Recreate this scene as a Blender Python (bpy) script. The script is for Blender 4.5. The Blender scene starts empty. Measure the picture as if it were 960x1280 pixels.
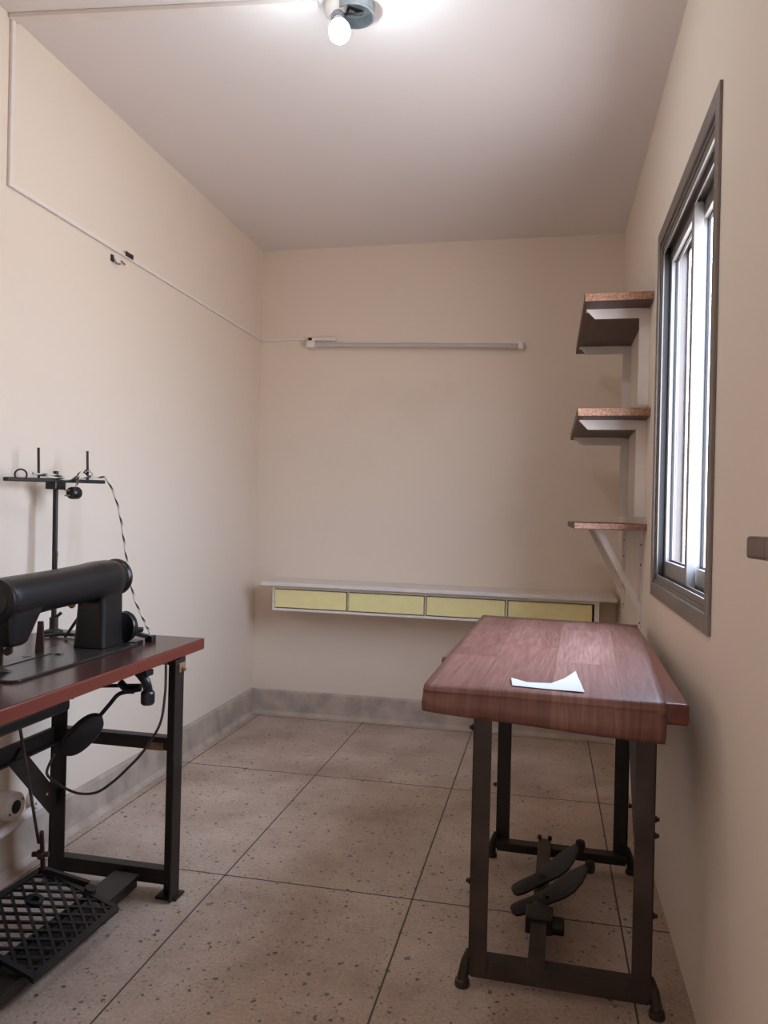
import bpy, bmesh, math, random
from mathutils import Vector, Matrix
random.seed(4)
SC = bpy.context.scene
COL = SC.collection

# ------------------------------------------------------------------ room numbers (metres)
XL, XR = -1.708, 0.3745          # side walls
YF, YB = 0.36, 4.345             # doorway wall, far wall
ZC = 2.758                       # ceiling
CAM = Vector((0, 0, 1.2))

# ------------------------------------------------------------------ materials
def new_mat(name):
    m = bpy.data.materials.new(name); m.use_nodes = True
    nt = m.node_tree
    b = nt.nodes['Principled BSDF']
    return m, nt, b
def N(nt, t, **k):
    n = nt.nodes.new(t)
    for a, v in k.items(): setattr(n, a, v)
    return n
def plain(name, col, rough=.5, metal=0, noise=.12, scale=18, bump=.0, spec=.5):
    m, nt, b = new_mat(name)
    tc = N(nt, 'ShaderNodeTexCoord')
    n = N(nt, 'ShaderNodeTexNoise'); n.inputs['Scale'].default_value = scale; n.inputs['Detail'].default_value = 5
    nt.links.new(tc.outputs['Object'], n.inputs['Vector'])
    r = N(nt, 'ShaderNodeValToRGB')
    r.color_ramp.elements[0].position = .3; r.color_ramp.elements[1].position = .72
    r.color_ramp.elements[0].color = (*[c * (1 - noise) for c in col], 1)
    r.color_ramp.elements[1].color = (*[min(1, c * (1 + noise)) for c in col], 1)
    nt.links.new(n.outputs['Fac'], r.inputs['Fac']); nt.links.new(r.outputs['Color'], b.inputs['Base Color'])
    b.inputs['Roughness'].default_value = rough; b.inputs['Metallic'].default_value = metal
    b.inputs['Specular IOR Level'].default_value = spec
    if bump:
        bp = N(nt, 'ShaderNodeBump'); bp.inputs['Strength'].default_value = bump; bp.inputs['Distance'].default_value = .002
        nt.links.new(n.outputs['Fac'], bp.inputs['Height']); nt.links.new(bp.outputs['Normal'], b.inputs['Normal'])
    return m
def wall_mat(name, col, stain=(.80, .78, .74), amount=.25):
    m, nt, b = new_mat(name)
    tc = N(nt, 'ShaderNodeTexCoord')
    n1 = N(nt, 'ShaderNodeTexNoise'); n1.inputs['Scale'].default_value = 1.7; n1.inputs['Detail'].default_value = 6; n1.inputs['Roughness'].default_value = .62
    n2 = N(nt, 'ShaderNodeTexNoise'); n2.inputs['Scale'].default_value = 60; n2.inputs['Detail'].default_value = 4
    nt.links.new(tc.outputs['Object'], n1.inputs['Vector']); nt.links.new(tc.outputs['Object'], n2.inputs['Vector'])
    r = N(nt, 'ShaderNodeValToRGB'); r.color_ramp.elements[0].position = .56; r.color_ramp.elements[1].position = .76
    r.color_ramp.elements[0].color = (0, 0, 0, 1); r.color_ramp.elements[1].color = (amount,) * 3 + (1,)
    nt.links.new(n1.outputs['Fac'], r.inputs['Fac'])
    mx = N(nt, 'ShaderNodeMix', data_type='RGBA')
    mx.inputs[6].default_value = (*col, 1); mx.inputs[7].default_value = (*[c * s for c, s in zip(col, stain)], 1)
    nt.links.new(r.outputs['Color'], mx.inputs[0]); nt.links.new(mx.outputs[2], b.inputs['Base Color'])
    b.inputs['Roughness'].default_value = .62; b.inputs['Specular IOR Level'].default_value = .3
    bp = N(nt, 'ShaderNodeBump'); bp.inputs['Strength'].default_value = .12; bp.inputs['Distance'].default_value = .003
    nt.links.new(n2.outputs['Fac'], bp.inputs['Height']); nt.links.new(bp.outputs['Normal'], b.inputs['Normal'])
    return m
def math_(nt, op, a, bb=None, c=None):
    n = N(nt, 'ShaderNodeMath', operation=op)
    for i, v in enumerate((a, bb, c)):
        if v is None: continue
        if isinstance(v, (int, float)): n.inputs[i].default_value = v
        else: nt.links.new(v, n.inputs[i])
    return n.outputs[0]
def floor_mat():
    m, nt, b = new_mat('terrazzo')
    tc = N(nt, 'ShaderNodeTexCoord'); ob = tc.outputs['Object']
    sx = N(nt, 'ShaderNodeSeparateXYZ'); nt.links.new(ob, sx.inputs[0])
    def line(co, x0, s, hw):
        t = math_(nt, 'ADD', co, -x0 + s * .5 + 40 * s)
        t = math_(nt, 'MODULO', t, s); t = math_(nt, 'SUBTRACT', t, s * .5); t = math_(nt, 'ABSOLUTE', t)
        return math_(nt, 'LESS_THAN', t, hw)
    lx = line(sx.outputs['X'], -1.0116, .6249, .0026); ly = line(sx.outputs['Y'], 2.3705, 1.0, .0032)
    # border joint close to the far wall
    t = math_(nt, 'ABSOLUTE', math_(nt, 'SUBTRACT', sx.outputs['Y'], 4.27)); lb = math_(nt, 'LESS_THAN', t, .004)
    ln = math_(nt, 'MAXIMUM', math_(nt, 'MAXIMUM', lx, ly), lb)
    base = N(nt, 'ShaderNodeTexNoise'); base.inputs['Scale'].default_value = 2.4; base.inputs['Detail'].default_value = 7; base.inputs['Roughness'].default_value = .65
    nt.links.new(ob, base.inputs['Vector'])
    r0 = N(nt, 'ShaderNodeValToRGB'); r0.color_ramp.elements[0].position = .33; r0.color_ramp.elements[1].position = .68
    r0.color_ramp.elements[0].color = (.37, .270, .208, 1); r0.color_ramp.elements[1].color = (.63, .505, .418, 1)
    nt.links.new(base.outputs['Fac'], r0.inputs['Fac'])
    fine = N(nt, 'ShaderNodeTexNoise'); fine.inputs['Scale'].default_value = 110; fine.inputs['Detail'].default_value = 4
    nt.links.new(ob, fine.inputs['Vector'])
    rf = N(nt, 'ShaderNodeValToRGB'); rf.color_ramp.elements[0].position = .3; rf.color_ramp.elements[1].position = .7
    rf.color_ramp.elements[0].color = (.78, .78, .78, 1); rf.color_ramp.elements[1].color = (1.1, 1.1, 1.1, 1)
    nt.links.new(fine.outputs['Fac'], rf.inputs['Fac'])
    mu = N(nt, 'ShaderNodeMix', data_type='RGBA', blend_type='MULTIPLY'); mu.inputs[0].default_value = 1
    nt.links.new(r0.outputs['Color'], mu.inputs[6]); nt.links.new(rf.outputs['Color'], mu.inputs[7])
    cur = mu.outputs[2]
    # stone chips in three sizes
    for sc, thr, size, col in ((48, .76, .26, (.055, .04, .03)), (90, .74, .29, (.085, .062, .048)), (30, .86, .22, (.12, .088, .07)), (64, .93, .22, (.55, .51, .46))):
        dn = N(nt, 'ShaderNodeTexNoise'); dn.inputs['Scale'].default_value = sc * 1.3
        nt.links.new(ob, dn.inputs['Vector'])
        mxv = N(nt, 'ShaderNodeVectorMath', operation='MULTIPLY_ADD'); mxv.inputs[1].default_value = (.022,) * 3
        nt.links.new(dn.outputs['Color'], mxv.inputs[0]); nt.links.new(ob, mxv.inputs[2])
        v = N(nt, 'ShaderNodeTexVoronoi'); v.inputs['Scale'].default_value = sc
        nt.links.new(mxv.outputs[0], v.inputs['Vector'])
        sc_ = N(nt, 'ShaderNodeSeparateColor'); nt.links.new(v.outputs['Color'], sc_.inputs[0])
        pick = math_(nt, 'GREATER_THAN', sc_.outputs[0], thr)
        rad = math_(nt, 'MULTIPLY_ADD', sc_.outputs[1], size * .7, size * .45)
        near = math_(nt, 'LESS_THAN', v.outputs['Distance'], rad)
        f = math_(nt, 'MULTIPLY', math_(nt, 'MULTIPLY', pick, near), .82)
        mx = N(nt, 'ShaderNodeMix', data_type='RGBA'); mx.inputs[7].default_value = (*col, 1)
        nt.links.new(f, mx.inputs[0]); nt.links.new(cur, mx.inputs[6]); cur = mx.outputs[2]
    mx = N(nt, 'ShaderNodeMix', data_type='RGBA'); mx.inputs[7].default_value = (.045, .034, .028, 1)
    nt.links.new(ln, mx.inputs[0]); nt.links.new(cur, mx.inputs[6])
    nt.links.new(mx.outputs[2], b.inputs['Base Color'])
    rr = N(nt, 'ShaderNodeValToRGB'); rr.color_ramp.elements[0].color = (.38,) * 3 + (1,); rr.color_ramp.elements[1].color = (.58,) * 3 + (1,)
    nt.links.new(base.outputs['Fac'], rr.inputs['Fac']); nt.links.new(rr.outputs['Color'], b.inputs['Roughness'])
    bp = N(nt, 'ShaderNodeBump'); bp.inputs['Strength'].default_value = .5; bp.inputs['Distance'].default_value = .002; bp.invert = True
    nt.links.new(ln, bp.inputs['Height']); nt.links.new(bp.outputs['Normal'], b.inputs['Normal'])
    return m
def plank_mat(name, c_dark, c_mid, c_light, coord='UV', wide=.165, long=.62, rough=.3, seams=True):
    m, nt, b = new_mat(name)
    tc = N(nt, 'ShaderNodeTexCoord'); uv = tc.outputs[coord]
    # planks run along v
    sw = N(nt, 'ShaderNodeSeparateXYZ'); nt.links.new(uv, sw.inputs[0])
    cb = N(nt, 'ShaderNodeCombineXYZ'); nt.links.new(sw.outputs['Y'], cb.inputs['X']); nt.links.new(sw.outputs['X'], cb.inputs['Y'])
    br = N(nt, 'ShaderNodeTexBrick'); nt.links.new(cb.outputs[0], br.inputs['Vector'])
    br.inputs['Scale'].default_value = 1; br.inputs['Brick Width'].default_value = long; br.inputs['Row Height'].default_value = wide
    br.inputs['Mortar Size'].default_value = .0012; br.offset = .37
    br.inputs['Color1'].default_value = (0, 0, 0, 1); br.inputs['Color2'].default_value = (1, 1, 1, 1); br.inputs['Mortar'].default_value = (.5, .5, .5, 1)
    # grain coordinates: shift each plank
    sh = N(nt, 'ShaderNodeVectorMath', operation='MULTIPLY_ADD'); sh.inputs[1].default_value = (3.1, 7.7, 5.3)
    nt.links.new(br.outputs['Color'], sh.inputs[0]); nt.links.new(uv, sh.inputs[2])
    mp = N(nt, 'ShaderNodeMapping'); mp.inputs['Scale'].default_value = (1, .085, 1); nt.links.new(sh.outputs[0], mp.inputs['Vector'])
    n1 = N(nt, 'ShaderNodeTexNoise'); n1.inputs['Scale'].default_value = 9; n1.inputs['Detail'].default_value = 3; n1.inputs['Distortion'].default_value = .7
    nt.links.new(mp.outputs[0], n1.inputs['Vector'])
    rings = math_(nt, 'SINE', math_(nt, 'MULTIPLY', n1.outputs['Fac'], 70.0))
    mp2 = N(nt, 'ShaderNodeMapping'); mp2.inputs['Scale'].default_value = (1, .035, 1); nt.links.new(sh.outputs[0], mp2.inputs['Vector'])
    n2 = N(nt, 'ShaderNodeTexNoise'); n2.inputs['Scale'].default_value = 190; n2.inputs['Detail'].default_value = 4
    nt.links.new(mp2.outputs[0], n2.inputs['Vector'])
    n3 = N(nt, 'ShaderNodeTexNoise'); n3.inputs['Scale'].default_value = 4; n3.inputs['Detail'].default_value = 3
    nt.links.new(mp.outputs[0], n3.inputs['Vector'])
    bc = N(nt, 'ShaderNodeSeparateColor'); nt.links.new(br.outputs['Color'], bc.inputs[0])
    g = math_(nt, 'MULTIPLY', rings, .06)
    g = math_(nt, 'MULTIPLY_ADD', n2.outputs['Fac'], .55, g)
    g = math_(nt, 'MULTIPLY_ADD', n3.outputs['Fac'], .55, g)
    g = math_(nt, 'MULTIPLY_ADD', bc.outputs[0], .30, g)
    g = math_(nt, 'SUBTRACT', g, .20)
    r = N(nt, 'ShaderNodeValToRGB'); e = r.color_ramp.elements
    e[0].position = .2; e[0].color = (*c_dark, 1); e[1].position = .8; e[1].color = (*c_light, 1)
    k = e.new(.5); k.color = (*c_mid, 1)
    nt.links.new(g, r.inputs['Fac'])
    out = r.outputs['Color']
    if seams:
        mx = N(nt, 'ShaderNodeMix', data_type='RGBA'); mx.inputs[7].default_value = (*[c * .55 for c in c_dark], 1)
        nt.links.new(math_(nt, 'MULTIPLY', br.outputs['Fac'], .6), mx.inputs[0]); nt.links.new(out, mx.inputs[6]); out = mx.outputs[2]
    nt.links.new(out, b.inputs['Base Color'])
    b.inputs['Roughness'].default_value = rough
    return m
def wood_grain(name, c0, c1, rough=.4, axis=(1, .06, 1), scale=45):
    m, nt, b = new_mat(name)
    tc = N(nt, 'ShaderNodeTexCoord')
    mp = N(nt, 'ShaderNodeMapping'); mp.inputs['Scale'].default_value = axis; nt.links.new(tc.outputs['Object'], mp.inputs['Vector'])
    n = N(nt, 'ShaderNodeTexNoise'); n.inputs['Scale'].default_value = scale; n.inputs['Detail'].default_value = 5
    nt.links.new(mp.outputs[0], n.inputs['Vector'])
    r = N(nt, 'ShaderNodeValToRGB'); r.color_ramp.elements[0].position = .32; r.color_ramp.elements[1].position = .7
    r.color_ramp.elements[0].color = (*c0, 1); r.color_ramp.elements[1].color = (*c1, 1)
    nt.links.new(n.outputs['Fac'], r.inputs['Fac']); nt.links.new(r.outputs['Color'], b.inputs['Base Color'])
    b.inputs['Roughness'].default_value = rough
    return m
def chipboard(name):
    m, nt, b = new_mat(name)
    tc = N(nt, 'ShaderNodeTexCoord')
    v = N(nt, 'ShaderNodeTexVoronoi'); v.inputs['Scale'].default_value = 230
    nt.links.new(tc.outputs['Object'], v.inputs['Vector'])
    s = N(nt, 'ShaderNodeSeparateColor'); nt.links.new(v.outputs['Color'], s.inputs[0])
    r = N(nt, 'ShaderNodeValToRGB'); e = r.color_ramp.elements
    e[0].color = (.22, .10, .06, 1); e[1].color = (.42, .235, .15, 1); e[0].position = .1; e[1].position = .9
    nt.links.new(s.outputs[0], r.inputs['Fac']); nt.links.new(r.outputs['Color'], b.inputs['Base Color'])
    b.inputs['Roughness'].default_value = .8
    return m
def emit(name, col, strength):
    m, nt, b = new_mat(name)
    b.inputs['Base Color'].default_value = (.9, .9, .9, 1)
    b.inputs['Emission Color'].default_value = (*col, 1); b.inputs['Emission Strength'].default_value = strength
    return m
def glass_mat():
    m, nt, b = new_mat('window_glass')
    for n in list(nt.nodes):
        if n.type != 'OUTPUT_MATERIAL': nt.nodes.remove(n)
    out = [n for n in nt.nodes if n.type == 'OUTPUT_MATERIAL'][0]
    t = N(nt, 'ShaderNodeBsdfTransparent'); t.inputs[0].default_value = (.93, .94, .97, 1)
    g = N(nt, 'ShaderNodeBsdfGlossy'); g.inputs['Roughness'].default_value = .02
    fr = N(nt, 'ShaderNodeFresnel'); fr.inputs['IOR'].default_value = 1.45
    mx = N(nt, 'ShaderNodeMixShader')
    ge = N(nt, 'ShaderNodeNewGeometry')
    front = math_(nt, 'MULTIPLY_ADD', ge.outputs['Backfacing'], -.6, .6)      # a pane reflects on its outer faces only
    nt.links.new(math_(nt, 'MULTIPLY', fr.outputs[0], front), mx.inputs[0]); nt.links.new(t.outputs[0], mx.inputs[1]); nt.links.new(g.outputs[0], mx.inputs[2])
    nt.links.new(mx.outputs[0], out.inputs['Surface'])
    return m
def twist_mat():
    m, nt, b = new_mat('twisted_flex')
    tc = N(nt, 'ShaderNodeTexCoord')
    sp = N(nt, 'ShaderNodeSeparateXYZ'); nt.links.new(tc.outputs['UV'], sp.inputs[0])
    w = math_(nt, 'MODULO', math_(nt, 'MULTIPLY_ADD', sp.outputs['Y'], 15.0, sp.outputs['X']), 1.0)
    w = math_(nt, 'GREATER_THAN', w, .62)
    mx = N(nt, 'ShaderNodeMix', data_type='RGBA'); mx.inputs[6].default_value = (.60, .56, .47, 1); mx.inputs[7].default_value = (.02, .02, .022, 1)
    nt.links.new(w, mx.inputs[0]); nt.links.new(mx.outputs[2], b.inputs['Base Color']); b.inputs['Roughness'].default_value = .5
    return m

CREAM = (.76, .652, .545)
M = dict(
    wall=wall_mat('cream_paint', CREAM), wall_r=wall_mat('cream_paint_right', CREAM, amount=.12),
    ceil=wall_mat('ceiling_paint', (.765, .71, .69), amount=.1), floor=floor_mat(),
    cement=plain('skirting_cement', (.44, .36, .30), .7, noise=.25, scale=9, bump=.3),
    alu=plain('anodised_aluminium', (.225, .195, .175), .42, .55, noise=.05),
    alu_w=plain('pale_aluminium', (.33, .31, .30), .4, .25, noise=.04),
    gasket=plain('black_gasket', (.02, .02, .02), .6), glass=glass_mat(),
    white=plain('white_paint', (.78, .72, .67), .45, noise=.05), pvc=plain('white_pvc', (.76, .69, .65), .4, noise=.04),
    desk=plain('desk_laminate', (.74, .68, .64), .35, noise=.04), yellow=plain('pale_yellow_laminate', (.86, .76, .37), .35, noise=.04),
    shelfw=wood_grain('brown_shelf_laminate', (.062, .027, .019), (.095, .042, .03), .45), chip=chipboard('chipboard_edge'),
    sheet=plank_mat('woodgrain_vinyl', (.125, .044, .031), (.21, .095, .073), (.32, .18, .15), rough=.47),
    maroon=wood_grain('maroon_lacquer', (.105, .022, .013), (.15, .034, .021), .22),
    maroon_dark=wood_grain('dark_maroon_laminate', (.055, .022, .018), (.075, .032, .026), .25),
    maroon_edge=wood_grain('red_brown_edge', (.125, .024, .014), (.17, .036, .021), .4),
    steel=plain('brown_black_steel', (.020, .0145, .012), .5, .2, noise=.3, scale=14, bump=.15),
    steel_b=plain('lighter_brown_steel', (.046, .029, .021), .5, .2, noise=.35, scale=11, bump=.15),  # lighter brown, on the near frame and pedal beam of the right stand
    black=plain('black_enamel', (.008, .008, .0095), .33, noise=.15, scale=10),
    black_rub=plain('black_rubber', (.014, .013, .013), .7), rim=plain('worn_wheel_rim', (.045, .025, .02), .35, .4, noise=.3),
    brown_rust=plain('rusty_brown', (.06, .035, .025), .6, .3, noise=.4), bedm=plain('bed_plate_metal', (.05, .042, .038), .28, .4, noise=.3, scale=12),
    drawer_wood=wood_grain('reddish_drawer_wood', (.24, .095, .065), (.34, .15, .11), .35),
    maroon_post=plain('maroon_post', (.045, .012, .012), .4), orange=plain('amber_plastic', (.32, .11, .02), .4),
    raw=wood_grain('raw_wood', (.20, .10, .05), (.28, .16, .09), .6), cable=plain('grey_brown_cable', (.07, .055, .045), .55),
    flex=twist_mat(), paper=plain('white_paper', (.60, .61, .62), .8, noise=.02), bronze=plain('dark_bronze', (.15, .10, .075), .3, .8, noise=.15),
    grey=plain('grey_box_metal', (.22, .23, .24), .5, .5, noise=.3), tube=plain('unlit_tube_glass', (.52, .48, .44), .15, noise=.02),
    bulb=emit('lit_bulb', (.74, .90, 1.0), 185), bulb_body=plain('bulb_collar', (.62, .63, .60), .45, noise=.02), dark=plain('dark_hole', (.012, .011, .011), .8),
    ground=plain('daylight_cut_plaster', (.20, .17, .15), .8),  # dark tone of the added passage, keeps the doorway daylight low
)

# ------------------------------------------------------------------ mesh builder (world coordinates)
class G:
    def __init__(s): s.v = []; s.f = []; s.uv = {}
    def add(s, vs, fs):
        o = len(s.v); s.v += [Vector(v) for v in vs]; s.f += [tuple(i + o for i in f) for f in fs]; return o
    def box(s, lo, hi):
        (a, b, c), (d, e, f) = lo, hi
        s.add([(a, b, c), (d, b, c), (d, e, c), (a, e, c), (a, b, f), (d, b, f), (d, e, f), (a, e, f)],
              [(0, 3, 2, 1), (4, 5, 6, 7), (0, 1, 5, 4), (1, 2, 6, 5), (2, 3, 7, 6), (3, 0, 4, 7)]); return s
    def prism(s, prof, p0, p1, xdir, prof1=None):
        """extrude a 2-D outline (x along xdir, y along axis x xdir) from p0 to p1"""
        p0, p1 = Vector(p0), Vector(p1); ax = (p1 - p0).normalized()
        x = Vector(xdir); x = (x - ax * x.dot(ax)).normalized(); y = ax.cross(x)
        n = len(prof); prof1 = prof1 or prof
        s.add([p0 + x * a + y * b for a, b in prof] + [p1 + x * a + y * b for a, b in prof1],
              [tuple(range(n))[::-1], tuple(range(n, 2 * n))] + [(i, (i + 1) % n, n + (i + 1) % n, n + i) for i in range(n)]); return s
    def bar(s, p0, p1, w, h, xdir=(0, 0, 1)):
        return s.prism([(-w / 2, -h / 2), (w / 2, -h / 2), (w / 2, h / 2), (-w / 2, h / 2)], p0, p1, xdir)
    def angle(s, p0, p1, w, t, xdir, flip=1):
        pr = [(0, 0), (w, 0), (w, t), (t, t), (t, w), (0, w)]
        pr = [(a, b * flip) for a, b in pr]
        if flip < 0: pr = pr[::-1]
        return s.prism(pr, p0, p1, xdir)
    def tube(s, pts, r, n=10, caps=True):
        pts = [Vector(p) for p in pts]; rs = r if isinstance(r, (list, tuple)) else [r] * len(pts)
        o = len(s.v); up = None; L = 0; lens = []
        for i, p in enumerate(pts):
            d = (pts[min(i + 1, len(pts) - 1)] - pts[max(i - 1, 0)]).normalized()
            if up is None:
                up = Vector((0, 0, 1)) if abs(d.z) < .9 else Vector((1, 0, 0))
            up = (up - d * up.dot(d)).normalized(); sd = d.cross(up)
            if i: L += (p - pts[i - 1]).length
            lens.append(L)
            for k in range(n):
                a = 2 * math.pi * k / n
                s.v.append(p + (up * math.cos(a) + sd * math.sin(a)) * rs[i])
        for i in range(len(pts) - 1):
            for k in range(n):
                k2 = (k + 1) % n
                s.uv[len(s.f)] = [(k / n, lens[i]), (k / n, lens[i + 1]), ((k + 1) / n, lens[i + 1]), ((k + 1) / n, lens[i])]
                s.f.append((o + i * n + k, o + (i + 1) * n + k, o + (i + 1) * n + k2, o + i * n + k2))
        if caps:
            s.f.append(tuple(o + k for k in range(n))); s.f.append(tuple(o + (len(pts) - 1) * n + k for k in range(n))[::-1])
        return s
    def lathe(s, prof, origin, axis, n=32):
        """prof = [(radius, along axis)]"""
        origin = Vector(origin); ax = Vector(axis).normalized()
        u = ax.orthogonal().normalized(); w = ax.cross(u); o = len(s.v); m = len(prof)
        for r, z in prof:
            for k in range(n):
                a = 2 * math.pi * k / n
                s.v.append(origin + ax * z + (u * math.cos(a) + w * math.sin(a)) * max(r, 1e-5))
        for i in range(m - 1):
            for k in range(n):
                k2 = (k + 1) % n
                s.f.append((o + i * n + k, o + i * n + k2, o + (i + 1) * n + k2, o + (i + 1) * n + k))
        s.f.append(tuple(o + k for k in range(n))[::-1]); s.f.append(tuple(o + (m - 1) * n + k for k in range(n)))
        return s
    def build(s, name, mat, parent=None, bevel=0, smooth=False, xf=None, seg=2, recalc=True):
        me = bpy.data.meshes.new(name)
        vs = [xf(v) if xf else v for v in s.v]
        base = Vector((0, 0, 0))
        if parent is not None: base = ORG[parent.name]
        me.from_pydata([tuple(v - base) for v in vs], [], s.f)
        if s.uv:
            ul = me.uv_layers.new(name='UVMap')
            for fi, uvs in s.uv.items():
                for li, q in zip(me.polygons[fi].loop_indices, uvs): ul.data[li].uv = q
        if recalc:
            bm = bmesh.new(); bm.from_mesh(me); bmesh.ops.recalc_face_normals(bm, faces=bm.faces); bm.to_mesh(me); bm.free()
        me.materials.append(M[mat] if isinstance(mat, str) else mat)
        if smooth:
            for p in me.polygons: p.use_smooth = True
            me.set_sharp_from_angle(angle=math.radians(40))
        o = bpy.data.objects.new(name, me); COL.objects.link(o)
        if parent is not None: o.parent = parent; ORG[o.name] = base
        else: ORG[o.name] = base
        if bevel:
            b = o.modifiers.new('bevel', 'BEVEL'); b.width = bevel; b.segments = seg; b.limit_method = 'ANGLE'; b.angle_limit = math.radians(40)
            b.harden_normals = False
        return o
ORG = {}
def thing(name, loc, label, cat, group=None, rz=0):
    o = bpy.data.objects.new(name, None); COL.objects.link(o); o.location = loc; o.rotation_euler = (0, 0, rz)
    o.empty_display_size = .1
    ORG[o.name] = Vector(loc); o['label'] = label; o['category'] = cat
    if group: o['group'] = group
    return o
def tag(o, label, cat, group=None):
    o['label'] = label; o['category'] = cat
    if group: o['group'] = group
    return o
def struct(o, label=None, cat=None):
    o['kind'] = 'structure'
    if label: o['label'] = label; o['category'] = cat
    return o
def spline(pts, n=8):
    pts = [Vector(p) for p in pts]; out = []
    for i in range(len(pts) - 1):
        p0, p1, p2, p3 = pts[max(i - 1, 0)], pts[i], pts[i + 1], pts[min(i + 2, len(pts) - 1)]
        for k in range(n):
            t = k / n
            out.append(.5 * ((2 * p1) + (p2 - p0) * t + (2 * p0 - 5 * p1 + 4 * p2 - p3) * t * t + (3 * p1 - p0 - 3 * p2 + p3) * t ** 3))
    out.append(pts[-1]); return out

# ------------------------------------------------------------------ room shell
WY0, WY1, WZ0, WZ1 = 1.942, 2.875, .980, 2.178        # window opening in the right wall
DX0, DX1, DZ = -.56, .335, 2.12                        # doorway behind the camera
T = .085
g = G(); g.box((XL - .9, YF - 2.3, -.1), (XR + .6, YB + .2, 0)); struct(g.build('floor', 'floor'), 'speckled grey beige terrazzo floor with dark joint lines', 'floor')
g = G(); g.box((XL - .2, YF - T, ZC), (XR + T, YB + .2, ZC + .1)); struct(g.build('ceiling', 'ceil'), 'plain off white painted ceiling', 'ceiling')
g = G(); g.box((XL - .12, YF - T, 0), (XL, YB + .12, ZC)); struct(g.build('wall_left', 'wall'), 'cream painted left wall behind the sewing machine', 'wall')
g = G(); g.box((XL, YB, 0), (XR + T, YB + .12, ZC)); struct(g.build('wall_back', 'wall'), 'cream painted far wall above the drawer shelf', 'wall')
g = G()
g.box((XR, YF - T, 0), (XR + T, WY0, ZC)); g.box((XR, WY1, 0), (XR + T, YB, ZC))
g.box((XR, WY0, 0), (XR + T, WY1, WZ0)); g.box((XR, WY0, WZ1), (XR + T, WY1, ZC))
struct(g.build('wall_right', 'wall_r'), 'cream painted right wall holding the window', 'wall')
g = G()
g.box((XL, YF - T, 0), (DX0, YF, ZC)); g.box((DX1, YF - T, 0), (XR, YF, ZC)); g.box((DX0, YF - T, DZ), (DX1, YF, ZC))
struct(g.build('wall_front', 'wall'), 'cream painted wall with the doorway, behind the viewer', 'wall')
# unseen passage added outside the doorway to cut its daylight, open on the left
g = G(); g.box((XL - .9, YF - 2.4, 0), (XR + .6, YF - 2.3, ZC)); struct(g.build('wall_added_end', 'ground'), 'unseen brown grey wall added outside the doorway to dim its daylight', 'wall')
g = G(); g.box((XR + .5, YF - 2.3, 0), (XR + .6, YF - T, ZC)); struct(g.build('wall_added_side', 'ground'), 'unseen brown grey side wall added outside the doorway to dim its daylight', 'wall')
g = G(); g.box((XL - .9, YF - 2.4, ZC), (XR + .6, YF - T, ZC + .1)); struct(g.build('ceiling_added', 'ground'), 'unseen ceiling added outside the doorway to dim its daylight', 'ceiling')
# cement skirting with a sloping face
prof = [(0, 0), (.034, 0), (.020, .02), (.014, .132), (.008, .142), (0, .142)]
g = G(); g.prism(prof, (XL, YB, 0), (XL, YF, 0), (1, 0, 0))
struct(g.build('baseboard_left', 'cement'), 'grey cement skirting along the left wall', 'baseboard')
g = G(); g.prism(prof, (XR, YB, 0), (XL, YB, 0), (0, -1, 0))
struct(g.build('baseboard_back', 'cement'), 'grey cement skirting along the far wall', 'baseboard')

# ------------------------------------------------------------------ sliding window in the right wall
wn = thing('window_1', (XR, 2.4, WZ0), 'aluminium framed two pane sliding window in the right wall', 'window'); wn['kind'] = 'structure'
def frame(g, x0, x1, y0, y1, z0, z1, wl, wr, wb, wt):
    """rectangular frame lying in a y-z plane; wl near side, wr far side"""
    g.box((x0, y0, z0), (x1, y0 + wl, z1)); g.box((x0, y1 - wr, z0), (x1, y1, z1))
    g.box((x0, y0 + wl, z0), (x1, y1 - wr, z0 + wb)); g.box((x0, y0 + wl, z1 - wt), (x1, y1 - wr, z1))
g = G(); frame(g, XR - .008, XR, 1.897, 2.915, .934, 2.226, .045, .04, .046, .048)           # flange on the wall
frame(g, XR, XR + .092, WY0, WY1, WZ0, WZ1, .012, .012, .012, .012)                            # box
fr = g.build('window_frame', 'alu', wn, bevel=.0015)
g = G()
for x in (XR + .004, XR + .030, XR + .060, XR + .088):                                       # running rails top and bottom
    g.box((x, WY0 + .012, WZ0 + .012), (x + .004, WY1 - .012, WZ0 + .030)); g.box((x, WY0 + .012, WZ1 - .036), (x + .004, WY1 - .012, WZ1 - .012))
    g.box((x, WY1 - .026, WZ0 + .012), (x + .004, WY1 - .012, WZ1 - .012)); g.box((x, WY0 + .012, WZ0 + .012), (x + .004, WY0 + .026, WZ1 - .012))
g.build('track', 'alu', fr)
g = G(); g.box((XR + .035, WY0 + .012, WZ0 + .012), (XR + .059, WY1 - .012, WZ0 + .014)); g.build('drain_channel', 'gasket', fr)
g = G(); g.box((XR + .009, WY1 - .0135, WZ0 + .012), (XR + .029, WY1 - .0115, WZ1 - .012)); g.build('jamb_shade_strip', 'gasket', fr)  # black strip added on the far jamb in place of its shade
def sash(name, x0, y0, y1, label):
    z0, z1 = WZ0 + .020, WZ1 - .026; x1 = x0 + .026
    g = G(); frame(g, x0, x1, y0, y1, z0, z1, .040, .018, .058, .040)
    s = g.build(name, 'alu_w', wn, bevel=.001); s['label'] = label
    g = G(); frame(g, x1 - .012, x1 - .005, y0 + .039, y1 - .017, z0 + .057, z1 - .039, .006, .007, .007, .007); g.build('gasket', 'gasket', s)
    g = G(); g.box((x1 - .010, y0 + .041, z0 + .060), (x1 - .006, y1 - .019, z1 - .041)); g.build('pane', 'glass', s)
sash('sash', XR + .032, 2.425, WY1 - .013, 'far sliding sash in the inner track')
sash('sash', XR + .063, WY0 + .013, 2.475, 'near sliding sash in the outer track')

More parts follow.
